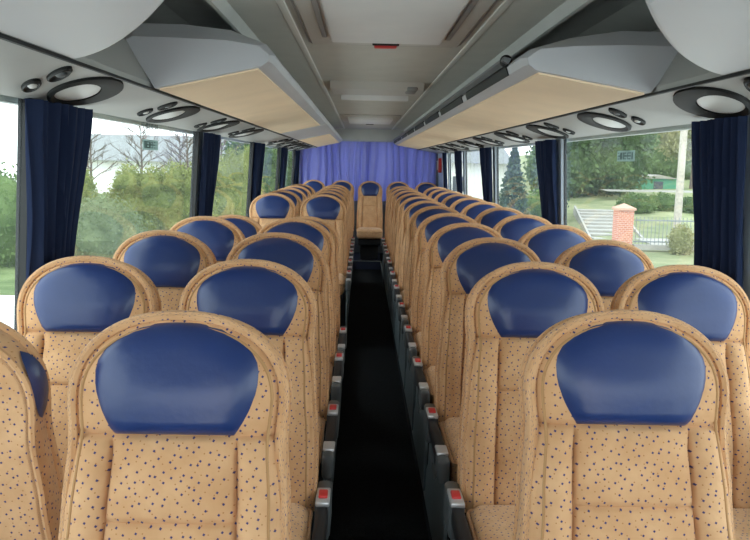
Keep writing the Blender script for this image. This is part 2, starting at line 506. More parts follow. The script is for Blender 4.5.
PW = .14
PYS = {-1: [.0, 2.52, 5.07, 7.6, 10.05, 12.3], 1: [0, 2.42, 4.84, 7.26, 9.45, 11.15]}
for s, nm in ((-1, 'left'), (1, 'right')):
    PY = PYS[s]; mb = MB()
    def slab(y0, y1, z0, z1, t=.03):
        a = [(s * xw(z0), z0), (s * xw(z1), z1), (s * (xw(z1) + t), z1), (s * (xw(z0) + t), z0)]
        mb.prism(a, 'y', y0, y1)
    slab(Y0, Y1, -.12, .72, .04)
    for y in PY: slab(y + .01, y + PW, .72, ZG)
    if s > 0: slab(11.75, Y1, .72, ZG)
    else: slab(12.6, Y1, .72, ZG)
    struct(mb.build('wall_' + nm, M['pillar' if s < 0 else 'pillar_lit'], smooth=False))
    # rubber seals beside each pillar
    for k, y in enumerate(PY):
        q = MB()
        zs = (.72, ZG)
        a = [(s * (xw(z) + (-.004 if s < 0 else .017)), z) for z in zs] + [(s * (xw(z) + .03), z) for z in zs[::-1]]
        q.prism(a, 'y', y - (.025 if s < 0 else .006), y + .012)
        struct(q.build(f'trim_seal_{nm}_{k + 1}', M['rubber'], smooth=False))
    ys = [(Y0, PY[0] - (.025 if s < 0 else .006))] + [(PY[k] + PW, PY[k + 1] - (.025 if s < 0 else .006)) for k in range(5)] + [(PY[5] + PW, 12.6 if s < 0 else 11.75)]
    for k, (a, b) in enumerate(ys):
        g = MB()
        pr = [(s * (xw(.72) + .016), .72), (s * (xw(ZG) + .016), ZG), (s * (xw(ZG) + .021), ZG), (s * (xw(.72) + .021), .72)]
        g.prism(pr, 'y', a, b)
        n = k + 1 + (7 if s > 0 else 0)
        struct(g.build(f'window_{n}', M['glass'], smooth=False))

# service panels above the windows
PA, PB = (1.12, 1.615), (.80, 1.668)
for s, nm in ((-1, 'left'), (1, 'right')):
    mb = MB()
    poly = [PB, (.80, 1.675), (.80, 1.69), (.935, 1.93), (1.10, 1.93), (1.155, 1.64), (1.135, 1.612), PA]
    mb.prism([(s * x, z) for x, z in poly], 'y', Y0, Y1)
    struct(mb.build('trim_service_panel_' + nm, M['panel'], smooth=False))
    mb = MB(); mb.box(min(s * .790, s * .801), max(s * .790, s * .801), Y0, 12.5, 1.664, 1.672)
    struct(mb.build('trim_panel_seam_' + nm, M['dark'], smooth=False))

# ceiling
CZ = 1.97
mb = MB(); mb.box(-.565, .565, Y0, 12.62, CZ, CZ + .03); struct(mb.build('ceiling', M['ceil'], smooth=False))
for s, nm in ((-1, 'left'), (1, 'right')):
    mb = MB()
    pts = [(.56, 1.995), (.85, 2.02), (1.05, 1.97), (1.15, 1.80), (1.175, 1.60), (1.21, 1.60), (1.20, 1.85), (1.08, 2.03), (.85, 2.06), (.56, 2.03)]
    mb.prism([(s * x, z) for x, z in pts], 'y', Y0, Y1)
    struct(mb.build('ceiling_side_' + nm, M['ceil_side'], smooth=False))
    mb = MB(); mb.prism([(s * x, z) for x, z in ((.555, 1.968), (.575, 1.935), (.59, 1.935), (.59, 2.0), (.555, 2.0))], 'y', Y0, 12.62)
    struct(mb.build('trim_ceiling_edge_' + nm, M['ceil_side'], smooth=False))
    mb = MB(); mb.prism([(s * x, z) for x, z in ((.358, 1.971), (.362, 1.966), (.374, 1.965), (.386, 1.966), (.390, 1.971))], 'y', Y0, 12.5)
    struct(mb.build('trim_ceiling_strip_' + nm, M['strip'], smooth=False))

# rear wall with its window
mb = MB()
mb.box(-1.2, 1.2, 12.75, 12.8, -.3, .85); mb.box(-1.2, 1.2, 12.75, 12.8, 1.80, 2.1)
mb.box(-1.2, -1.05, 12.75, 12.8, .85, 1.80); mb.box(1.05, 1.2, 12.75, 12.8, .85, 1.80)
struct(mb.build('wall_back', M['wall'], smooth=False))
mb = MB(); mb.box(-1.05, 1.05, 12.77, 12.775, .85, 1.80); struct(mb.build('window_15', M['glass'], smooth=False))
mb = MB(); mb.prism([(12.55, 1.99), (12.60, 1.80), (12.66, 1.775), (12.74, 1.775), (12.74, 2.0)], 'x', -.80, .80)
struct(mb.build('trim_rear_valance', M['ceil_side'], smooth=False))

# ------------------------------------------------------------------ curtains
def curtain(name, p0, p1, ztop, zbot, widths, folds, amp, mat, nu=90, nv=26, seed=0, anchor=0., lean=0.):
    """hanging cloth from p0 to p1 (xy); widths: [(z, width factor)]; anchor: which end keeps its place"""
    rnd = random.Random(seed)
    ph = [rnd.uniform(0, 6.28) for _ in range(6)]
    d = Vector((p1[0] - p0[0], p1[1] - p0[1])); Ln = d.length; d /= Ln; nrm = Vector((-d.y, d.x))
    def wf(z):
        for (za, a), (zb, b) in zip(widths, widths[1:]):
            if zb <= z <= za:
                t = (za - z) / (za - zb); t = t * t * (3 - 2 * t); return a + (b - a) * t
        return widths[-1][1]
    rows = []
    for side in (0, 1):
        R = []
        for i in range(nv + 1):
            z = ztop + (zbot - ztop) * i / nv
            f = wf(z); r = []
            for j in range(nu + 1):
                u = j / nu
                uu = u + .018 * math.sin(2 * PI * u * 2.3 + ph[0]) + .012 * math.sin(z * 5 + u * 9 + ph[1])
                a = amp * (1 + .35 * math.sin(2 * PI * u * 1.7 + ph[2]))
                off = a * math.sin(2 * PI * folds * uu + ph[3] + .5 * math.sin(z * 3)) + a * .35 * math.sin(2 * PI * folds * 2.1 * uu + ph[4])
                along = (anchor + (u - anchor) * f) * Ln
                q = Vector(p0) + d * along + nrm * (off + side * .004)
                r.append((q.x + lean * (1.62 - z), q.y, z))
            R.append(r)
        rows.append(R)
    mb = MB(); F = mb.grid(rows[0]); B = mb.grid(rows[1])
    lp = lambda G: G[0] + [r[-1] for r in G[1:]] + G[-1][-2::-1] + [r[0] for r in G[-2:0:-1]]
    a, b = lp(F), lp(B); n = len(a)
    for j in range(n): mb.face(a[j], a[(j + 1) % n], b[(j + 1) % n], b[j])
    return mb.build(name, mat, angle=80)

CW = [(1.64, 1.0), (1.05, .62), (.75, .66)]
CL = ['first', 'second', 'third', 'fourth', 'fifth']
for s, nm in ((-1, 'left'), (1, 'right')):
    for k in range(5):
        y = PYS[s][k + 1]
        wdt = (.50 if k < 4 else .30) if k else (.48 if s < 0 else .365)
        y -= .10 if s < 0 and not k else 0
        o = curtain('curtain', (s * 1.085, y + .02), (s * 1.085, y + .02 + wdt), 1.610, .90, CW if k or s < 0 else [(1.64, 1.0), (1.05, .86), (.75, .8)], 7.5, .018, M['curtain'], lean=s * .055, anchor=.25 if s < 0 and not k else 0, seed=k + 10 * (s > 0))
        tag(o, f'dark blue gathered curtain, {CL[k]} from the front along the {nm} windows', 'curtain', f'window curtains on the {nm}')
for s, nm in ((-1, 'left'), (1, 'right')):
    a, b = (-1.08, .005) if s < 0 else (.0, 1.10)
    o = curtain('rear_curtain', (a, 12.69), (b, 12.69), 1.80, .84, [(1.82, 1.0), (.8, 1.0)], 8.5, .034, M['rear_curtain'], nu=150, nv=14, seed=31 + (s > 0), anchor=.5)
    tag(o, f'periwinkle blue curtain covering the {nm} half of the rear window', 'curtain', 'rear window curtains')

# ------------------------------------------------------------------ luggage racks
def prof(s, big):
    k = .022 if s < 0 else 0.
    if big: L = [(.785, 1.672, 0), (.60, 1.702, .5), (.43, 1.730, 1), (.400, 1.745, 1), (.392, 1.770, 1), (.420, 1.808, 1), (.54, 1.862, .5), (.70, 1.888, 0), (.86, 1.888, 0), (.893, 1.855, 0)]
    else: L = [(.785, 1.672, 0), (.60, 1.702, .5), (.43, 1.730, 1), (.408, 1.746, 1), (.404, 1.766, 1), (.440, 1.796, 1), (.55, 1.822, .5), (.70, 1.836, 0), (.855, 1.838, 0), (.880, 1.826, 0)]
    top = .028 if s > 0 else 0.
    return [(x, z + k * f - top * min(1, max(0, (z - 1.79) / .05))) for x, z, f in L]
def rack_shell(s, y0, y1, parent, mat, dx=0.):
    mb = MB(); PROF, CAP = prof(s, 1), prof(s, 0)
    mid = [((a[0] + b[0]) / 2, b[1] * .7 + a[1] * .3) for a, b in zip(CAP, PROF)]
    sec = [(CAP, y0), (PROF, y0 + .05), (PROF, y1 - .05), (CAP, y1)]
    rows = [[(s * x, y, z) for x, z in p] for p, y in sec]
    ids = mb.grid(rows, wrap=True)
    mb.face(*ids[0][::-1]); mb.face(*ids[-1])
    return mb.build('bin_shell', mat, parent, angle=24)
def beige_panel(s, y0, y1, parent):
    mb = MB()
    n = (.1495, .9888)      # along the underside, its normal points down
    def pt(x, off):
        z = 1.672 + (.785 - x) * ((.080 if s < 0 else .058) / .355)
        return (s * x, z - off)
    a, b = pt(.775, .006), pt(.445, .006); c, d = pt(.445, -.004), pt(.775, -.004)
    mb.prism([a, b, c, d], 'y', y0, y1)
    o = mb.build('underside_panel', M['beige'], parent, smooth=False)
    o['label'] = 'beige fabric underside panel'
    return o
def rack(s, y0, y1, label, panels):
    root = empty('luggage_rack', (0, 0, 0))
    sh = rack_shell(s, y0, y1, root, M['rack'])
    for a, b in panels: beige_panel(s, a, b, root)
    tag(root, label, 'luggage rack', 'overhead luggage racks')
    return root, sh
rack(-1, 2.70, 6.74, 'grey overhead luggage rack with pale beige underside, middle one on the left', [(2.73, 6.70)])
rack(-1, 6.80, 12.4, 'farthest grey overhead luggage rack on the left, reaching the rear curtain', [(8.75, 12.36)])
rr, sh = rack(1, 2.44, 12.4, 'long grey overhead luggage rack with beige underside, right side to the rear', [(2.47, 12.36)])
# hand rail with dark slots along the inner lip of the long right rack
mb = MB(); mb.prism([(.402, 1.786), (.382, 1.797), (.386, 1.809), (.412, 1.803)], 'y', 2.75, 12.3)
rail = mb.build('hand_rail', M['metal'], rr, smooth=False)
y = 2.72
while y < 12.0:
    y2 = min(y + 1.05, 12.2)
    mb = MB()
    mb.prism([(.402, 1.7445), (.3925, 1.7695), (.398, 1.7775), (.393, 1.7815), (.387, 1.770), (.397, 1.7425)], 'y', y, y2)
    mb.build('rail_slot', M['dark'], rr, smooth=False)
    y = y2 + .16
mb = MB(); bm = bmesh.new(); bmesh.ops.create_uvsphere(bm, u_segments=20, v_segments=12, radius=.022)
bmesh.ops.translate(bm, vec=(.402, 2.80, 1.800), verts=bm.verts); mb.bm(bm)
o = mb.build('rail_end_knob', M['dark'], rr); o['label'] = 'glossy black round knob'

# front racks: smooth pale shells with a rounded rear end
def front_rack(s, yo, yi, label):
    root = empty('luggage_rack')
    mb = MB()
    xs = [.785 - .37 * k / 14 for k in range(15)]
    def yend(x):
        t = max(0, min(1, (.785 - x) / .37))
        return yi + (yo - yi) * (1 - t ** 1.5)
    def zb(x): return 1.672 + (.785 - x) * .16
    rows = []
    ya = -1.1
    # underside, then the rounded end wall rising to the top
    for lv in range(9):
        r = []
        for x in xs:
            if lv == 0: yy, zz = ya, zb(x)
            else:
                a = PI / 2 * (lv - 1) / 7
                yy = yend(x) - .07 + .07 * math.sin(a) * 1.0
                zz = zb(x) + .07 * (1 - math.cos(a)) if lv > 1 else zb(x)
            r.append((s * x, yy, zz))
        rows.append(r)
    rows.append([(s * x, yend(x) + .0, min(1.89, zb(x) + .19)) for x in xs])
    rows.append([(s * x, ya, min(1.89, zb(x) + .19)) for x in xs])
    ids = mb.grid(rows)
    mb.face(*[r[0] for r in ids]); mb.face(*[r[-1] for r in ids][::-1])
    mb.build('bin_shell', M['rack_pale'], root, angle=50)
    tag(root, label, 'luggage rack', 'overhead luggage racks')
front_rack(-1, 2.02, 1.46, 'smooth pale grey front rack end, top left corner above the nearest window')
front_rack(1, 2.02, 1.50, 'smooth pale grey front rack end, top right corner above the nearest curtain')

# ------------------------------------------------------------------ ventilation units in the service panels
def panel_pt(s, y, t, h):
    x = PA[0] + (PB[0] - PA[0]) * t; z = PA[1] + (PB[1] - PA[1]) * t
    nx, nz = -.163 * 1.0, -.986          # panel normal, facing down and inwards
    return (s * (x + nx * h), y, z + nz * h)
def vent_unit(s, yc, label, group):
    root = empty('ventilation_unit', panel_pt(s, yc, .42, 0))
    o0 = Vector(root.location)
    def lp(u, w, h):                      # u along the bus, w across in metres
        return Vector(panel_pt(s, yc + u, .42 + w / .324, h)) - o0
    n = 36
    def oval(a, b, cu, cw, rot=0., sharp=0.):
        L = []
        for k in range(n):
            t = 2 * PI * k / n
            u, w = a * math.cos(t), b * math.sin(t)
            if sharp and u > 0: w *= 1 - sharp * (u / a) ** 2
            c, q = math.cos(rot), math.sin(rot)
            L.append((cu + u * c - w * q, cw + u * q + w * c))
        return L
    out = oval(.290, .112, -.05, .028, -.41, 0); inn = oval(.188, .068, -.082, .016, -.41)
    mb = MB()
    def ring(L, h): return [lp(u, w, h) for u, w in L]
    mid = [((a[0] * .55 + b[0] * .45), (a[1] * .55 + b[1] * .45)) for a, b in zip(out, inn)]
    mb.grid([ring(out, -.002), ring(out, .008), ring(mid, .014), ring(inn, .008), ring(inn, -.002)], wrap=True)
    mb.build('bezel', M['vent_black'], root)
    mb = MB()
    rows = [[lp(-.082 + (u + .082) * f, .016 + (w - .016) * f, .004 + .012 * (1 - f * f)) for u, w in inn] for f in (.99, .8, .55, .3, .05)]
    ids = mb.grid(rows, wrap=True); mb.face(*ids[-1])
    mb.build('speaker_disc', M['lens'], root)
    for cu, cw, rot in ((-.465, .106, -.58), (-.345, -.018, -.5)):
        L = oval(.10, .024, cu, cw, rot)
        mb = MB()
        rows = [[lp(cu + (u - cu) * f, cw + (w - cw) * f, h) for u, w in L] for f, h in ((1, -.002), (1, .007), (.85, .011), (.7, .004), (.1, .002))]
        ids = mb.grid(rows, wrap=True); mb.face(*ids[-1])
        l = mb.build('reading_lamp', M['vent_black'], root)
        mb = MB()
        L2 = oval(.026, .015, cu + .01, cw, rot)
        rows = [[lp(cu + .01 + (u - cu - .01) * f, cw + (w - cw) * f, h) for u, w in L2] for f, h in ((1, .002), (.6, .009), (.1, .011))]
        ids = mb.grid(rows, wrap=True); mb.face(*ids[-1])
        mb.build('lamp_lens', M['lens'] if cw < .05 else M['housing'], l)  # one lens gets the pale tone as a painted glint
    tag(root, label, 'ventilation unit', group)
VO = ORD
ly = [2.58 + 1.15 * k for k in range(4)]
for k, y in enumerate(ly):
    vent_unit(-1, y, f'black oval air vent with lamps, {VO[k]} from the front in the left overhead panel', 'air vents in the left panel')
for k in range(5):
    vent_unit(-1, 8.5 + .82 * k, f'black oval air vent, {VO[k]} behind the gap in the left overhead panel', 'air vents in the left panel')
for k in range(9):
    vent_unit(1, 2.45 + 1.06 * k, f'black oval air vent with lamps, {VO[k]} from the front in the right overhead panel', 'air vents in the right panel')

# ------------------------------------------------------------------ roof hatches
def frame_ring(mb, x0, x1, y0, y1, w, z0, z1):
    mb.box(x0, x1, y0, y0 + w, z0, z1); mb.box(x0, x1, y1 - w, y1, z0, z1)
    mb.box(x0, x0 + w, y0 + w, y1 - w, z0, z1); mb.box(x1 - w, x1, y0 + w, y1 - w, z0, z1)
r = empty('roof_hatch', (0, 2.6, CZ))
mb = MB(); mb.rbox(-.325, .325, -.95, .97, -.018, .0, .012, 3); mb.build('frame', M['hatch_frame'], r)
mb = MB(); mb.rbox(-.228, .228, -.80, .765, -.040, -.012, .012, 3); mb.build('panel', M['hatch'], r)
for s in (-1, 1):
    mb = MB(); mb.rbox(min(s * .242, s * .264), max(s * .242, s * .264), -.78, .74, -.024, -.012, .004, 2); mb.build('slot', M['slot'], r)
mb = MB(); mb.rbox(-.048, .048, .80, .87, -.045, -.010, .006, 2); h = mb.build('handle', M['red'], r); h['label'] = 'red emergency handle'
mb = MB(); mb.rbox(-.056, .056, .785, .807, -.042, -.010, .003, 2); mb.build('handle_recess', M['dark'], h)
mb = MB(); mb.box(-.17, .30, .965, .98, -.016, -.001); mb.build('rear_gap', M['slot'], r)
for s in (-1, 1):
    mb = MB(); mb.box(min(s * .325, s * .334), max(s * .325, s * .334), -.95, .97, -.010, -.001); mb.build('side_gap', M['slot'], r)
tag(r, 'nearest roof hatch with large pale panel and red handle', 'roof hatch')
r = empty('roof_hatch', (0, 5.9, CZ))
mb = MB(); mb.prism([(-.62, -.0), (-.55, -.045), (.20, -.020), (.32, -.0)], 'x', -.31, .31); mb.build('hood', M['hatch_frame'], r, smooth=False)
mb = MB(); mb.prism([(.32, -.0), (.34, -.045), (.50, -.038), (.52, -.0)], 'x', -.26, .26); mb.build('pale_lip', M['hatch'], r, smooth=False)
mb = MB(); mb.rbox(.20, .27, -.58, -.30, -.05, -.015, .01, 2); mb.build('hinge', M['slot'], r)
tag(r, 'middle roof hatch with hooded frame and pale rear lip', 'roof hatch')
r = empty('roof_hatch', (0, 9.6, CZ))
mb = MB(); mb.rbox(-.34, .34, -.75, .75, -.014, 0, .01, 2); mb.build('frame', M['hatch_frame'], r)
mb = MB(); mb.rbox(-.26, .26, -.45, .55, -.04, -.01, .012, 2); mb.build('panel', M['hatch'], r)
mb = MB(); mb.rbox(-.05, .05, .57, .64, -.045, -.012, .006, 2); h = mb.build('handle', M['dark'], r); h['label'] = 'black handle'
tag(r, 'farthest roof hatch, a small pale panel with black handle', 'roof hatch')

# small red emergency hammer holder on the rear right pillar
r = empty('emergency_hammer', (1.103, 12.2, 1.44))
mb = MB(); mb.rbox(-.02, .03, -.05, .05, -.12, .10, .012, 3); mb.build('holder', M['red'], r)
mb = MB(); mb.tube([(-.03, -.005, -.08), (-.03, -.005, .06)], .012, 8); mb.tube([(-.035, -.035, .05), (-.035, .035, .05)], .012, 8)
q = mb.build('hammer', M['rack_pale'], r); q['label'] = 'pale hammer in red holder'
tag(r, 'small red emergency hammer holder on the rear right pillar', 'hammer')

# window stickers, their lettering too small to read: rows of dark strokes on a pale oblong
def sticker(s, yc, zc, wd, hg, label, plate):
    x = s * (xw(zc) + .012)
    r = empty('window_sticker', (x, yc, zc))
    if plate:
        mb = MB(); mb.rbox(-.0015, .0015, -wd / 2, wd / 2, -hg / 2, hg / 2, .0012, 1); mb.build('plate', M['sticker'], r, smooth=False)
    mb = MB(); rnd = random.Random(int(yc * 100)); y = -wd * .42
    while y < wd * .40:
        a = rnd.uniform(.010, .020)
        k = rnd.randrange(3)
        xx = (-.003, -.0018) if s > 0 else (.0018, .003)
        h = hg * .32
        if k != 2: mb.box(*xx, y, y + .005, -h, h)
        if k != 0: mb.box(*xx, y, y + a, h - .005, h); mb.box(*xx, y, y + a, -h, -h + .005)
        if k == 1: mb.box(*xx, y + a - .004, y + a, -h, h)
        else: mb.box(*xx, y, y + a, -.003, .003)
        y += a + rnd.choice((.006, .006, .016))
    mb.build('lettering', M['ink'], r, smooth=False)
    tag(r, label, 'sticker')
sticker(1, 3.70, 1.50, .24, .050, 'small pale oblong sticker with dark lettering on the right window', True)
sticker(-1, 3.98, 1.505, .28, .05, 'small grey oblong sticker on the left window below faint lettering', True)
sticker(-1, 3.95, 1.595, .36, .04, 'faint line of lettering at the top edge of the left window', False)

# ------------------------------------------------------------------ outside
GZ = -1.3
mb = MB(); mb.grid([[(-120, y, GZ), (-1.6, y, GZ), (1.6, y, GZ), (8.0, y, GZ), (14, y, GZ + .0)] for y in (-40, 20, 60, 140)])
struct(mb.build('ground', M['asphalt'], smooth=False))
mb = MB()
mb.box(-60, -6.4, 15.5, 60, GZ, GZ + .03)
struct(mb.build('ground_lawn_left', M['grass'], smooth=False))
mb = MB()
rows = []
for y in (20, 25.8, 30, 36, 46, 60, 90):
    up = max(0, (y - 27) * .055)
    rows.append([(x, y, GZ + .04 + up * k) for x, k in ((8.2, 0.15), (10, .8), (13, 1), (18, 1.15), (30, 1.4), (60, 1.6))])
mb.grid(rows)
struct(mb.build('ground_lawn_right', M['grass_pale'], smooth=False))
mb = MB(); mb.grid([[(10.2, 27.5, GZ + .12), (30, 27.5, GZ + .15)], [(10.2, 29.5, GZ + .17), (30, 29.5, GZ + .24)]])
struct(mb.build('ground_pavement', M['pave'], smooth=False))
mb = MB(); mb.grid([[(13.5, 43.6, .20), (40, 43, .32)], [(13.5, 45.2, .27), (40, 45, .40)]])
struct(mb.build('ground_path', M['pave'], smooth=False))

def leaves(mb, pts, size, rnd, flat=.5):
    for p in pts:
        p = Vector(p); a = Vector((rnd.gauss(0, 1), rnd.gauss(0, 1), rnd.gauss(0, flat))).normalized()
        b = a.orthogonal().normalized()
        b.rotate(Matrix.Rotation(rnd.uniform(0, 6.28), 3, a))
        c = a.cross(b); sz = size * rnd.uniform(.6, 1.3)
        i = [mb.add(p + b * sz), mb.add(p + c * sz * .55), mb.add(p - b * sz), mb.add(p - c * sz * .55)]
        mb.face(*i)
def blob_core(mb, c, r, seed):
    bm = bmesh.new(); bmesh.ops.create_icosphere(bm, subdivisions=3, radius=1)
    rnd = random.Random(seed); ph = [rnd.uniform(0, 6) for _ in range(3)]
    for v in bm.verts:
        k = 1 + .06 * math.sin(v.co.x * 5 + ph[0]) + .06 * math.sin(v.co.z * 6 + ph[1]) + .05 * math.sin(v.co.y * 7 + ph[2])
        v.co = Vector((c[0] + v.co.x * r[0] * k, c[1] + v.co.y * r[1] * k, c[2] + v.co.z * r[2] * k))
    mb.bm(bm)
def shell_pts(c, r, n, rnd, jit=.12):
    L = []
    for _ in range(n):
        v = Vector((rnd.gauss(0, 1), rnd.gauss(0, 1), rnd.gauss(0, 1))).normalized() * (1 + rnd.gauss(0, jit))
        L.append((c[0] + v.x * r[0], c[1] + v.y * r[1], c[2] + v.z * r[2]))
    return L
def shrub(name, loc, blobs, mat, n, size, label, cat, group=None, trunk=None, seed=1):
    """blobs: ellipsoids (centre, radii) relative to loc, one leafy mass; trunk: (height, radius)"""
    rnd = random.Random(seed)
    r = empty(name, loc); mb = MB()
    tot = sum(b[1][0] * b[1][2] for b in blobs)
    for k, (c, q) in enumerate(blobs):
        blob_core(mb, c, [v * .9 for v in q], seed + k)
        leaves(mb, shell_pts(c, q, int(n * q[0] * q[2] / tot), rnd), size, rnd)
    mb.build('foliage', mat, r, smooth=False)
    mb = MB(); h, tr = trunk or (.5, .05)
    mb.tube([(0, 0, 0), (.02, 0, h * .5), (0, .03, h)], lambda t: tr * (1 - .5 * t), 8); mb.build('trunk', M['bark'], r)
    tag(r, label, cat, group); return r
def conifer(name, loc, h, rad, mat, n, size, label, cat='tree', group=None, base=.1, seed=1, power=1.0, dense=True):
    rnd = random.Random(seed)
    r = empty(name, loc); mb = MB(); pts = []
    tiers = 14
    for _ in range(n):
        t = rnd.random() ** .8
        z = base * h + (h - base * h) * t
        tier = 1 - .35 * ((t * tiers) % 1)
        R = rad * ((1 - t) ** power) * tier * (1 + .2 * rnd.random())
        a = rnd.uniform(0, 6.283)
        R *= (.5 + .5 * rnd.random() ** .5) if not dense else (.8 + .3 * rnd.random())
        pts.append((R * math.cos(a), R * math.sin(a), z - .12 * R))
    leaves(mb, pts, size, rnd, 1.2)
    if dense:
        bm = bmesh.new(); rows = []
        for k in range(9):
            t = k / 8; R = rad * .8 * max(.02, (1 - t)) ** power
            rows.append([(R * (1 + .1 * math.sin(5 * a + k)) * math.cos(a), R * math.sin(a), base * h + (h - base * h) * t * .97) for a in [2 * PI * j / 16 for j in range(16)]])
        bm.free(); mb.grid(rows, wrap=True)
    mb.build('foliage', mat, r, smooth=False)
    mb = MB(); mb.tube([(0, 0, 0), (0, 0, h * .5), (0, 0, h * .96)], lambda t: .035 * h * (1 - .9 * t), 8); mb.build('trunk', M['bark'], r)
    tag(r, label, cat, group); return r
def bare_tree(loc, h, label, seed):
    rnd = random.Random(seed); r = empty('bare_tree', loc)
    mb = MB(); mb.tube([(0, 0, 0), (.05, 0, h * .5), (0, 0, h)], lambda t: .10 * (1 - .85 * t), 7); tr = mb.build('trunk', M['bark'], r)
    mb = MB()
    def br(p, d, L, rad, lv):
        q = p + d * L; m = p + d * L * .5 + Vector((rnd.uniform(-.1, .1), rnd.uniform(-.1, .1), .05)) * L
        mb.tube([p, m, q], lambda t: rad * (1 - .6 * t), 4)
        if lv:
            for _ in range(4):
                e = (d + Vector((rnd.gauss(0, .5), rnd.gauss(0, .5), rnd.uniform(-.1, .6)))).normalized()
                br(p + (q - p) * rnd.uniform(.35, 1), e, L * rnd.uniform(.45, .7), rad * .5, lv - 1)
    for k in range(16):
        a = k * 2.4
        br(Vector((0, 0, h * (.3 + .65 * k / 16))), Vector((math.cos(a), math.sin(a), .7)).normalized(), h * (.32 - .012 * k), .035, 2)
    mb.build('branches', M['bark'], r)
    tag(r, label, 'tree', 'bare trees on the left')

# left: clipped hedge, row of yellow-green conifers, round bush, bare trees, house
shrub('hedge', (-10.3, 19.4, GZ), [((-1.2, .3, 1.1), (2.0, .8, 1.30)), ((1.1, .3, 1.05), (1.7, .8, 1.25)), ((-3.4, .5, 1.1), (2.2, .8, 1.35))], M['leaf_hedge'], 15000, .055,
      'tall green clipped hedge behind the lawn, left of the first left curtain', 'hedge', seed=3, trunk=(.6, .06))
rnd = random.Random(5)
cons = [(-10.6, 29.5, 2.4), (-9.9, 27.6, 2.15), (-8.3, 28.0, 2.42), (-7.45, 28.0, 2.35), (-6.7, 28.0, 2.55), (-5.95, 28.0, 2.48), (-5.6, 30.0, 2.8), (-5.5, 33.0, 3.1), (-5.4, 36.5, 3.2)]
for k, (x, y, h) in enumerate(cons):
    shrub('conifer_shrub', (x, y, GZ), [((0, 0, h * .36), (.78, .7, h * .40)), ((.05, 0, h * .66), (.52, .5, h * .34))], M['leaf_conifer'], 5200, .05,
          f'yellow green bushy shrub, {ORD[k]} from the left in the row behind the round bush', 'shrub', 'shrub row outside the left windows', seed=20 + k, trunk=(.8, .05))
shrub('round_bush', (-6.6, 19.8, GZ), [((0, 0, .75), (1.0, .95, .92))], M['leaf_round'], 6500, .04, 'round clipped green bush in front of the yellow green shrubs', 'bush', seed=41)
for k, (x, y, h) in enumerate([(-12.5, 45, 4.9), (-16, 47, 4.4), (-9.7, 44, 4.3), (-8.2, 46, 4.4), (-11, 48, 4.2)]):
    bare_tree((x, y, GZ), h, ['tall thin bare tree rising behind the shrubs outside the left window', 'bare tree in front of the pale house, nearest the first left curtain',
              'bare tree right of the tallest bare tree, outside the left window', 'bare tree just before the second left curtain', 'bare tree farthest back behind the tallest bare tree'][k], 60 + k)
r = empty('house', (-15.5, 62, GZ))
mb = MB(); mb.box(-7.5, 7.5, 0, 8, 0, 2.6); mb.build('wall', M['white'], r, smooth=False)
mb = MB(); mb.prism([(-.6, 2.5), (4, 4.6), (8.6, 2.5)], 'x', -8, 8); mb.build('roof', M['roof'], r, smooth=False)
mb = MB(); mb.box(3.2, 3.9, 3.4, 4.1, 3.9, 5.2); mb.build('chimney', M['brick'], r, smooth=False)
for k in (2, 3):
    mb = MB(); mb.box(-6 + 3.6 * k, -4.7 + 3.6 * k, -.04, .02, 1.0, 2.1); mb.build('window', M['window_dark'], r, smooth=False)
tag(r, 'white house with grey roof far behind the left shrubs', 'house')
for k, (x, y, h) in enumerate([(-6.6, 48, 4.6), (-5.6, 52, 5.0)]):
    shrub('leafy_tree', (x, y, GZ), [((0, 0, h * .6), (1.7, 1.5, h * .42)), ((.7, 0, h * .4), (1.3, 1.3, h * .3))], M['leaf_hedge'], 4200, .12,
          ['leafy green tree behind the second left curtain', 'leafy green tree farthest to the rear outside the left windows'][k], 'tree', 'leafy trees outside the left windows', trunk=(h * .5, .12), seed=70 + k)

# right: brick gate pillar, fence, stairs, hillside shrubs, trees, pole, green hut, white building
r = empty('brick_pillar', (8.60, 26, GZ + .12))
mb = MB(); mb.box(-.26, .26, -.26, .26, 0, 1.28); mb.build('shaft', M['brick'], r, smooth=False)
mb = MB()
b0 = [(-.31, -.31, 1.28), (.31, -.31, 1.28), (.31, .31, 1.28), (-.31, .31, 1.28)]
mb.box(-.31, .31, -.31, .31, 1.28, 1.35)
i = [mb.add((x, y, 1.35)) for x, y, z in b0]; t = mb.add((0, 0, 1.50))
for k in range(4): mb.face(i[k], i[(k + 1) % 4], t)
mb.build('cap', M['cap'], r, smooth=False)
tag(r, 'red brick gate pillar with pointed cap outside the right window', 'pillar')
r = empty('metal_fence', (8.98, 26, GZ + .1))
mb = MB(); mb.box(0, 8, -.12, .12, 0, .16); mb.build('base_wall', M['pave'], r, smooth=False)
for z in (.24, .95):
    mb = MB(); mb.box(0, 8, -.02, .02, z, z + .04); mb.build('rail', M['fence'], r, smooth=False)
for k in range(60):
    mb = MB(); x = .06 + k * .13
    mb.tube([(x, 0, .16), (x, 0, 1.08)], .011, 5); mb.build('bar', M['fence'], r)
tag(r, 'grey metal bar fence right of the brick pillar', 'fence')
r = empty('staircase', (9.6, 29.5, GZ))
for k in range(9):
    mb = MB(); mb.box(-.9 + .17 * k, .9 + .17 * k, k * .9, k * .9 + .95, -.1, .12 + .085 * k); mb.build('step', M['pave'], r, smooth=False)
for s in (-1.0, 1.0):
    mb = MB(); mb.prism([(0, -.1), (0, .18), (8.4, .95), (8.4, -.1)], 'x', 0, .09)
    o = mb.build('side_kerb', M['pave'], r, smooth=False); o.location = (s - .08, 0, 0); o.rotation_euler = (0, 0, -.19)
tag(r, 'pale stone stairs climbing the slope left of the brick pillar', 'stairs')
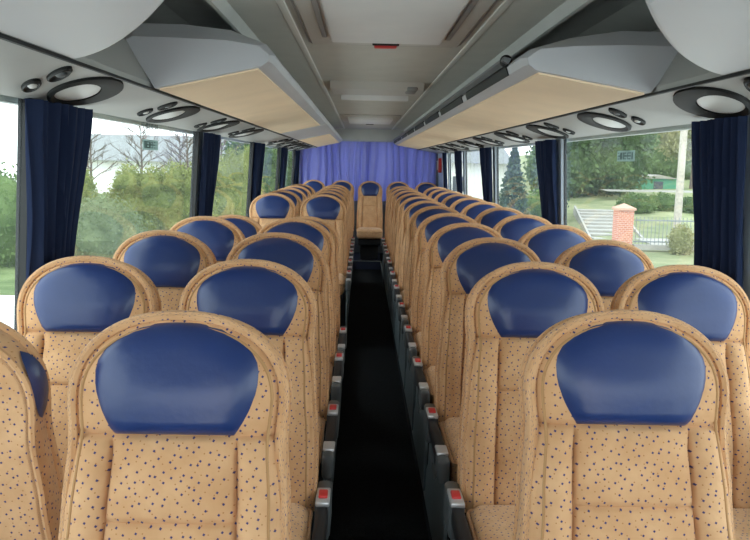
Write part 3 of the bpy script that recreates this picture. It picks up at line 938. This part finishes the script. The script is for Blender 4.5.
for k, (x, y, w) in enumerate([(13.2, 38, .85), (14.9, 39, 1.05), (16.2, 38, .8), (17.9, 39.5, .9)]):
    shrub('low_shrub', (x, y, GZ + .75), [((0, 0, .3), (w, .6, .48))], M['leaf_hedge'], 1500, .07,
          f'low round shrub on the slope behind the fence, {ORD[k]} from the left', 'shrub', 'low shrubs on the right slope', trunk=(.3, .04), seed=90 + k)
TR = [(14.6, 47, 7.0, 2.1, 'leaf_dark'), (11.9, 46.5, 6.8, 1.9, 'leaf_dark'), (23.0, 58, 8.6, 2.6, 'leaf_dark'), (11.6, 48.5, 6.4, 1.4, 'leaf_hedge')]
TL = ['big dark green tree in the middle of the right window, above the brick pillar', 'big dark green tree above the stairs outside the right window', 'large green tree right of the others, behind the green hut', 'green tree nearest the second right curtain, above the stairs']
for k, (x, y, h, w, m) in enumerate(TR):
    shrub('leafy_tree', (x, y, GZ + .9), [((0, 0, h * .30), (w, w, h * .28)), ((.3, 0, h * .55), (w * .95, w, h * .30)), ((-.2, 0, h * .82), (w * .75, w * .7, h * .24))], M[m], 7000, .15,
          TL[k], 'tree', 'trees outside the right window', trunk=(h * .5, .16), seed=110 + k)
shrub('leafy_tree', (20.8, 50, GZ + 1.2), [((0, 0, 4.6), (2.0, 1.6, 1.9)), ((-.9, 0, 3.6), (1.3, 1.2, 1.3)), ((1.2, 0, 3.2), (1.3, 1.2, 1.4))], M['leaf_light'], 4200, .14,
      'pale reddish green tree beside the wooden pole', 'tree', 'trees outside the right window', trunk=(3.5, .14), seed=131)
shrub('leafy_tree', (20.3, 40, GZ + 1.0), [((0, 0, 3.6), (1.2, 1.2, 1.8)), ((.6, 0, 2.1), (1.1, 1.1, 1.2))], M['leaf_dark'], 3200, .12,
      'dark tree right of the wooden pole, nearest the first right curtain', 'tree', 'trees outside the right window', trunk=(2.5, .12), seed=133)
shrub('low_shrub', (10.25, 25.2, GZ + .05), [((0, 0, .4), (.38, .3, .5))], M['leaf_light'], 900, .05, 'small pale shrub in front of the fence under the wooden pole', 'shrub', trunk=(.3, .03), seed=135)
r = empty('utility_pole', (12.02, 30, GZ + .1))
mb = MB(); mb.tube([(0, 0, 0), (0, 0, 3), (0, 0, 6.5)], lambda t: .15 - .03 * t, 10); mb.build('post', M['pale_bark'], r)
mb = MB(); mb.box(-.7, .7, -.06, .06, 6.0, 6.12); mb.build('crossarm', M['pale_bark'], r, smooth=False)
tag(r, 'pale wooden utility pole rising behind the fence', 'pole')
r = empty('garden_hut', (18.7, 50, -.15))
mb = MB(); mb.box(-1.15, 1.15, 0, 1.8, 0, 1.05); mb.build('wall', M['green'], r, smooth=False)
mb = MB(); mb.prism([(-1.3, 1.03), (0, 1.28), (1.3, 1.03)], 'y', -.15, 1.95); mb.build('roof', M['pave'], r, smooth=False)
mb = MB(); mb.box(-.3, .3, -.03, .01, 0, .85); mb.build('door', M['window_dark'], r, smooth=False)
tag(r, 'small green hut on the slope left of the wooden pole', 'hut')
r = empty('house', (24.5, 62, -.5))
mb = MB(); mb.box(-4.5, 4.5, 0, 6, 0, 4.4); mb.build('wall', M['white'], r, smooth=False)
mb = MB(); mb.prism([(-5, 4.3), (0, 6.2), (5, 4.3)], 'y', -.4, 6.4); mb.build('roof', M['roof'], r, smooth=False)
mb = MB(); mb.box(-3.2, -2.0, -.05, .02, 1.5, 2.8); mb.build('window', M['window_dark'], r, smooth=False)
tag(r, 'white house behind the trees beyond the wooden pole', 'house')
r = empty('long_building', (6.6, 53, GZ))
mb = MB(); mb.box(-3.5, 3.0, 0, 10, 0, 2.95); mb.build('wall', M['white'], r, smooth=False)
mb = MB(); mb.prism([(-.4, 2.9), (5, 4.4), (10.4, 2.9)], 'x', -3.9, 3.4); mb.build('roof', M['roof'], r, smooth=False)
mb = MB(); mb.box(-.6, .3, -.05, .02, 1.0, 2.0); mb.build('window', M['window_dark'], r, smooth=False)
tag(r, 'long white building with grey roof beyond the rear right windows', 'building')
conifer('spruce_tree', (5.95, 31.5, GZ), 3.75, .95, M['leaf_blue'], 3200, .085, 'young blue green spruce in front of the long white building', 'tree', seed=140, base=.05, dense=False)
shrub('low_shrub', (7.4, 33, GZ), [((0, 0, .8), (.75, .6, .9)), ((-.7, 0, .6), (.7, .6, .7))], M['leaf_hedge'], 2200, .08, 'bushy green shrub right of the young spruce', 'shrub', trunk=(.4, .04), seed=142)
shrub('leafy_tree', (8.6, 36, GZ), [((0, 0, 2.2), (.7, .7, 2.2)), ((.2, 0, 4.2), (.5, .5, 1.6))], M['leaf_blue'], 3200, .09, 'slim blue green tree just ahead of the second right curtain', 'tree', 'trees outside the right window', trunk=(2, .08), seed=143)

# ------------------------------------------------------------------ light, sky, camera
w = bpy.data.worlds.new('overcast_sky'); SC.world = w; w.use_nodes = True
nt = w.node_tree; bg = nt.nodes['Background']
tc = nt.nodes.new('ShaderNodeTexCoord'); sp = nt.nodes.new('ShaderNodeSeparateXYZ'); cr = nt.nodes.new('ShaderNodeValToRGB')
nt.links.new(tc.outputs['Generated'], sp.inputs[0]); nt.links.new(sp.outputs['Z'], cr.inputs['Fac'])
cr.color_ramp.elements[0].position = 0; cr.color_ramp.elements[0].color = (.93, .97, 1, 1)
cr.color_ramp.elements[1].position = .6; cr.color_ramp.elements[1].color = (.84, .92, 1, 1)
nt.links.new(cr.outputs['Color'], bg.inputs['Color'])
bg.inputs['Strength'].default_value = 2.3
sun = bpy.data.lights.new('sun', 'SUN'); sun.energy = 1.6; sun.angle = math.radians(25); sun.color = (1, .97, .9)
so = bpy.data.objects.new('sun', sun); COL.objects.link(so)
so.rotation_euler = (math.radians(32), math.radians(-8), 0)

cam = bpy.data.cameras.new('camera'); cam.sensor_width = 36; cam.lens = 36 * 790 / 750; cam.clip_end = 500
co = bpy.data.objects.new('camera', cam); COL.objects.link(co)
R = Matrix.Rotation(math.radians(-1.12), 4, 'Z') @ Matrix.Rotation(math.radians(90 - 7.69), 4, 'X') @ Matrix.Rotation(math.radians(1.3), 4, 'Z')
co.matrix_world = Matrix.Translation((-.09, 0, 1.44)) @ R
SC.camera = co
SC.view_settings.view_transform = 'Standard'; SC.view_settings.look = 'None'
SC.view_settings.gamma = 1; SC.view_settings.use_curve_mapping = False
SC.view_settings.exposure = 0.57
SC.cycles.max_bounces = 12; SC.cycles.diffuse_bounces = 6; SC.cycles.transparent_max_bounces = 16
SC.cycles.use_denoising = True
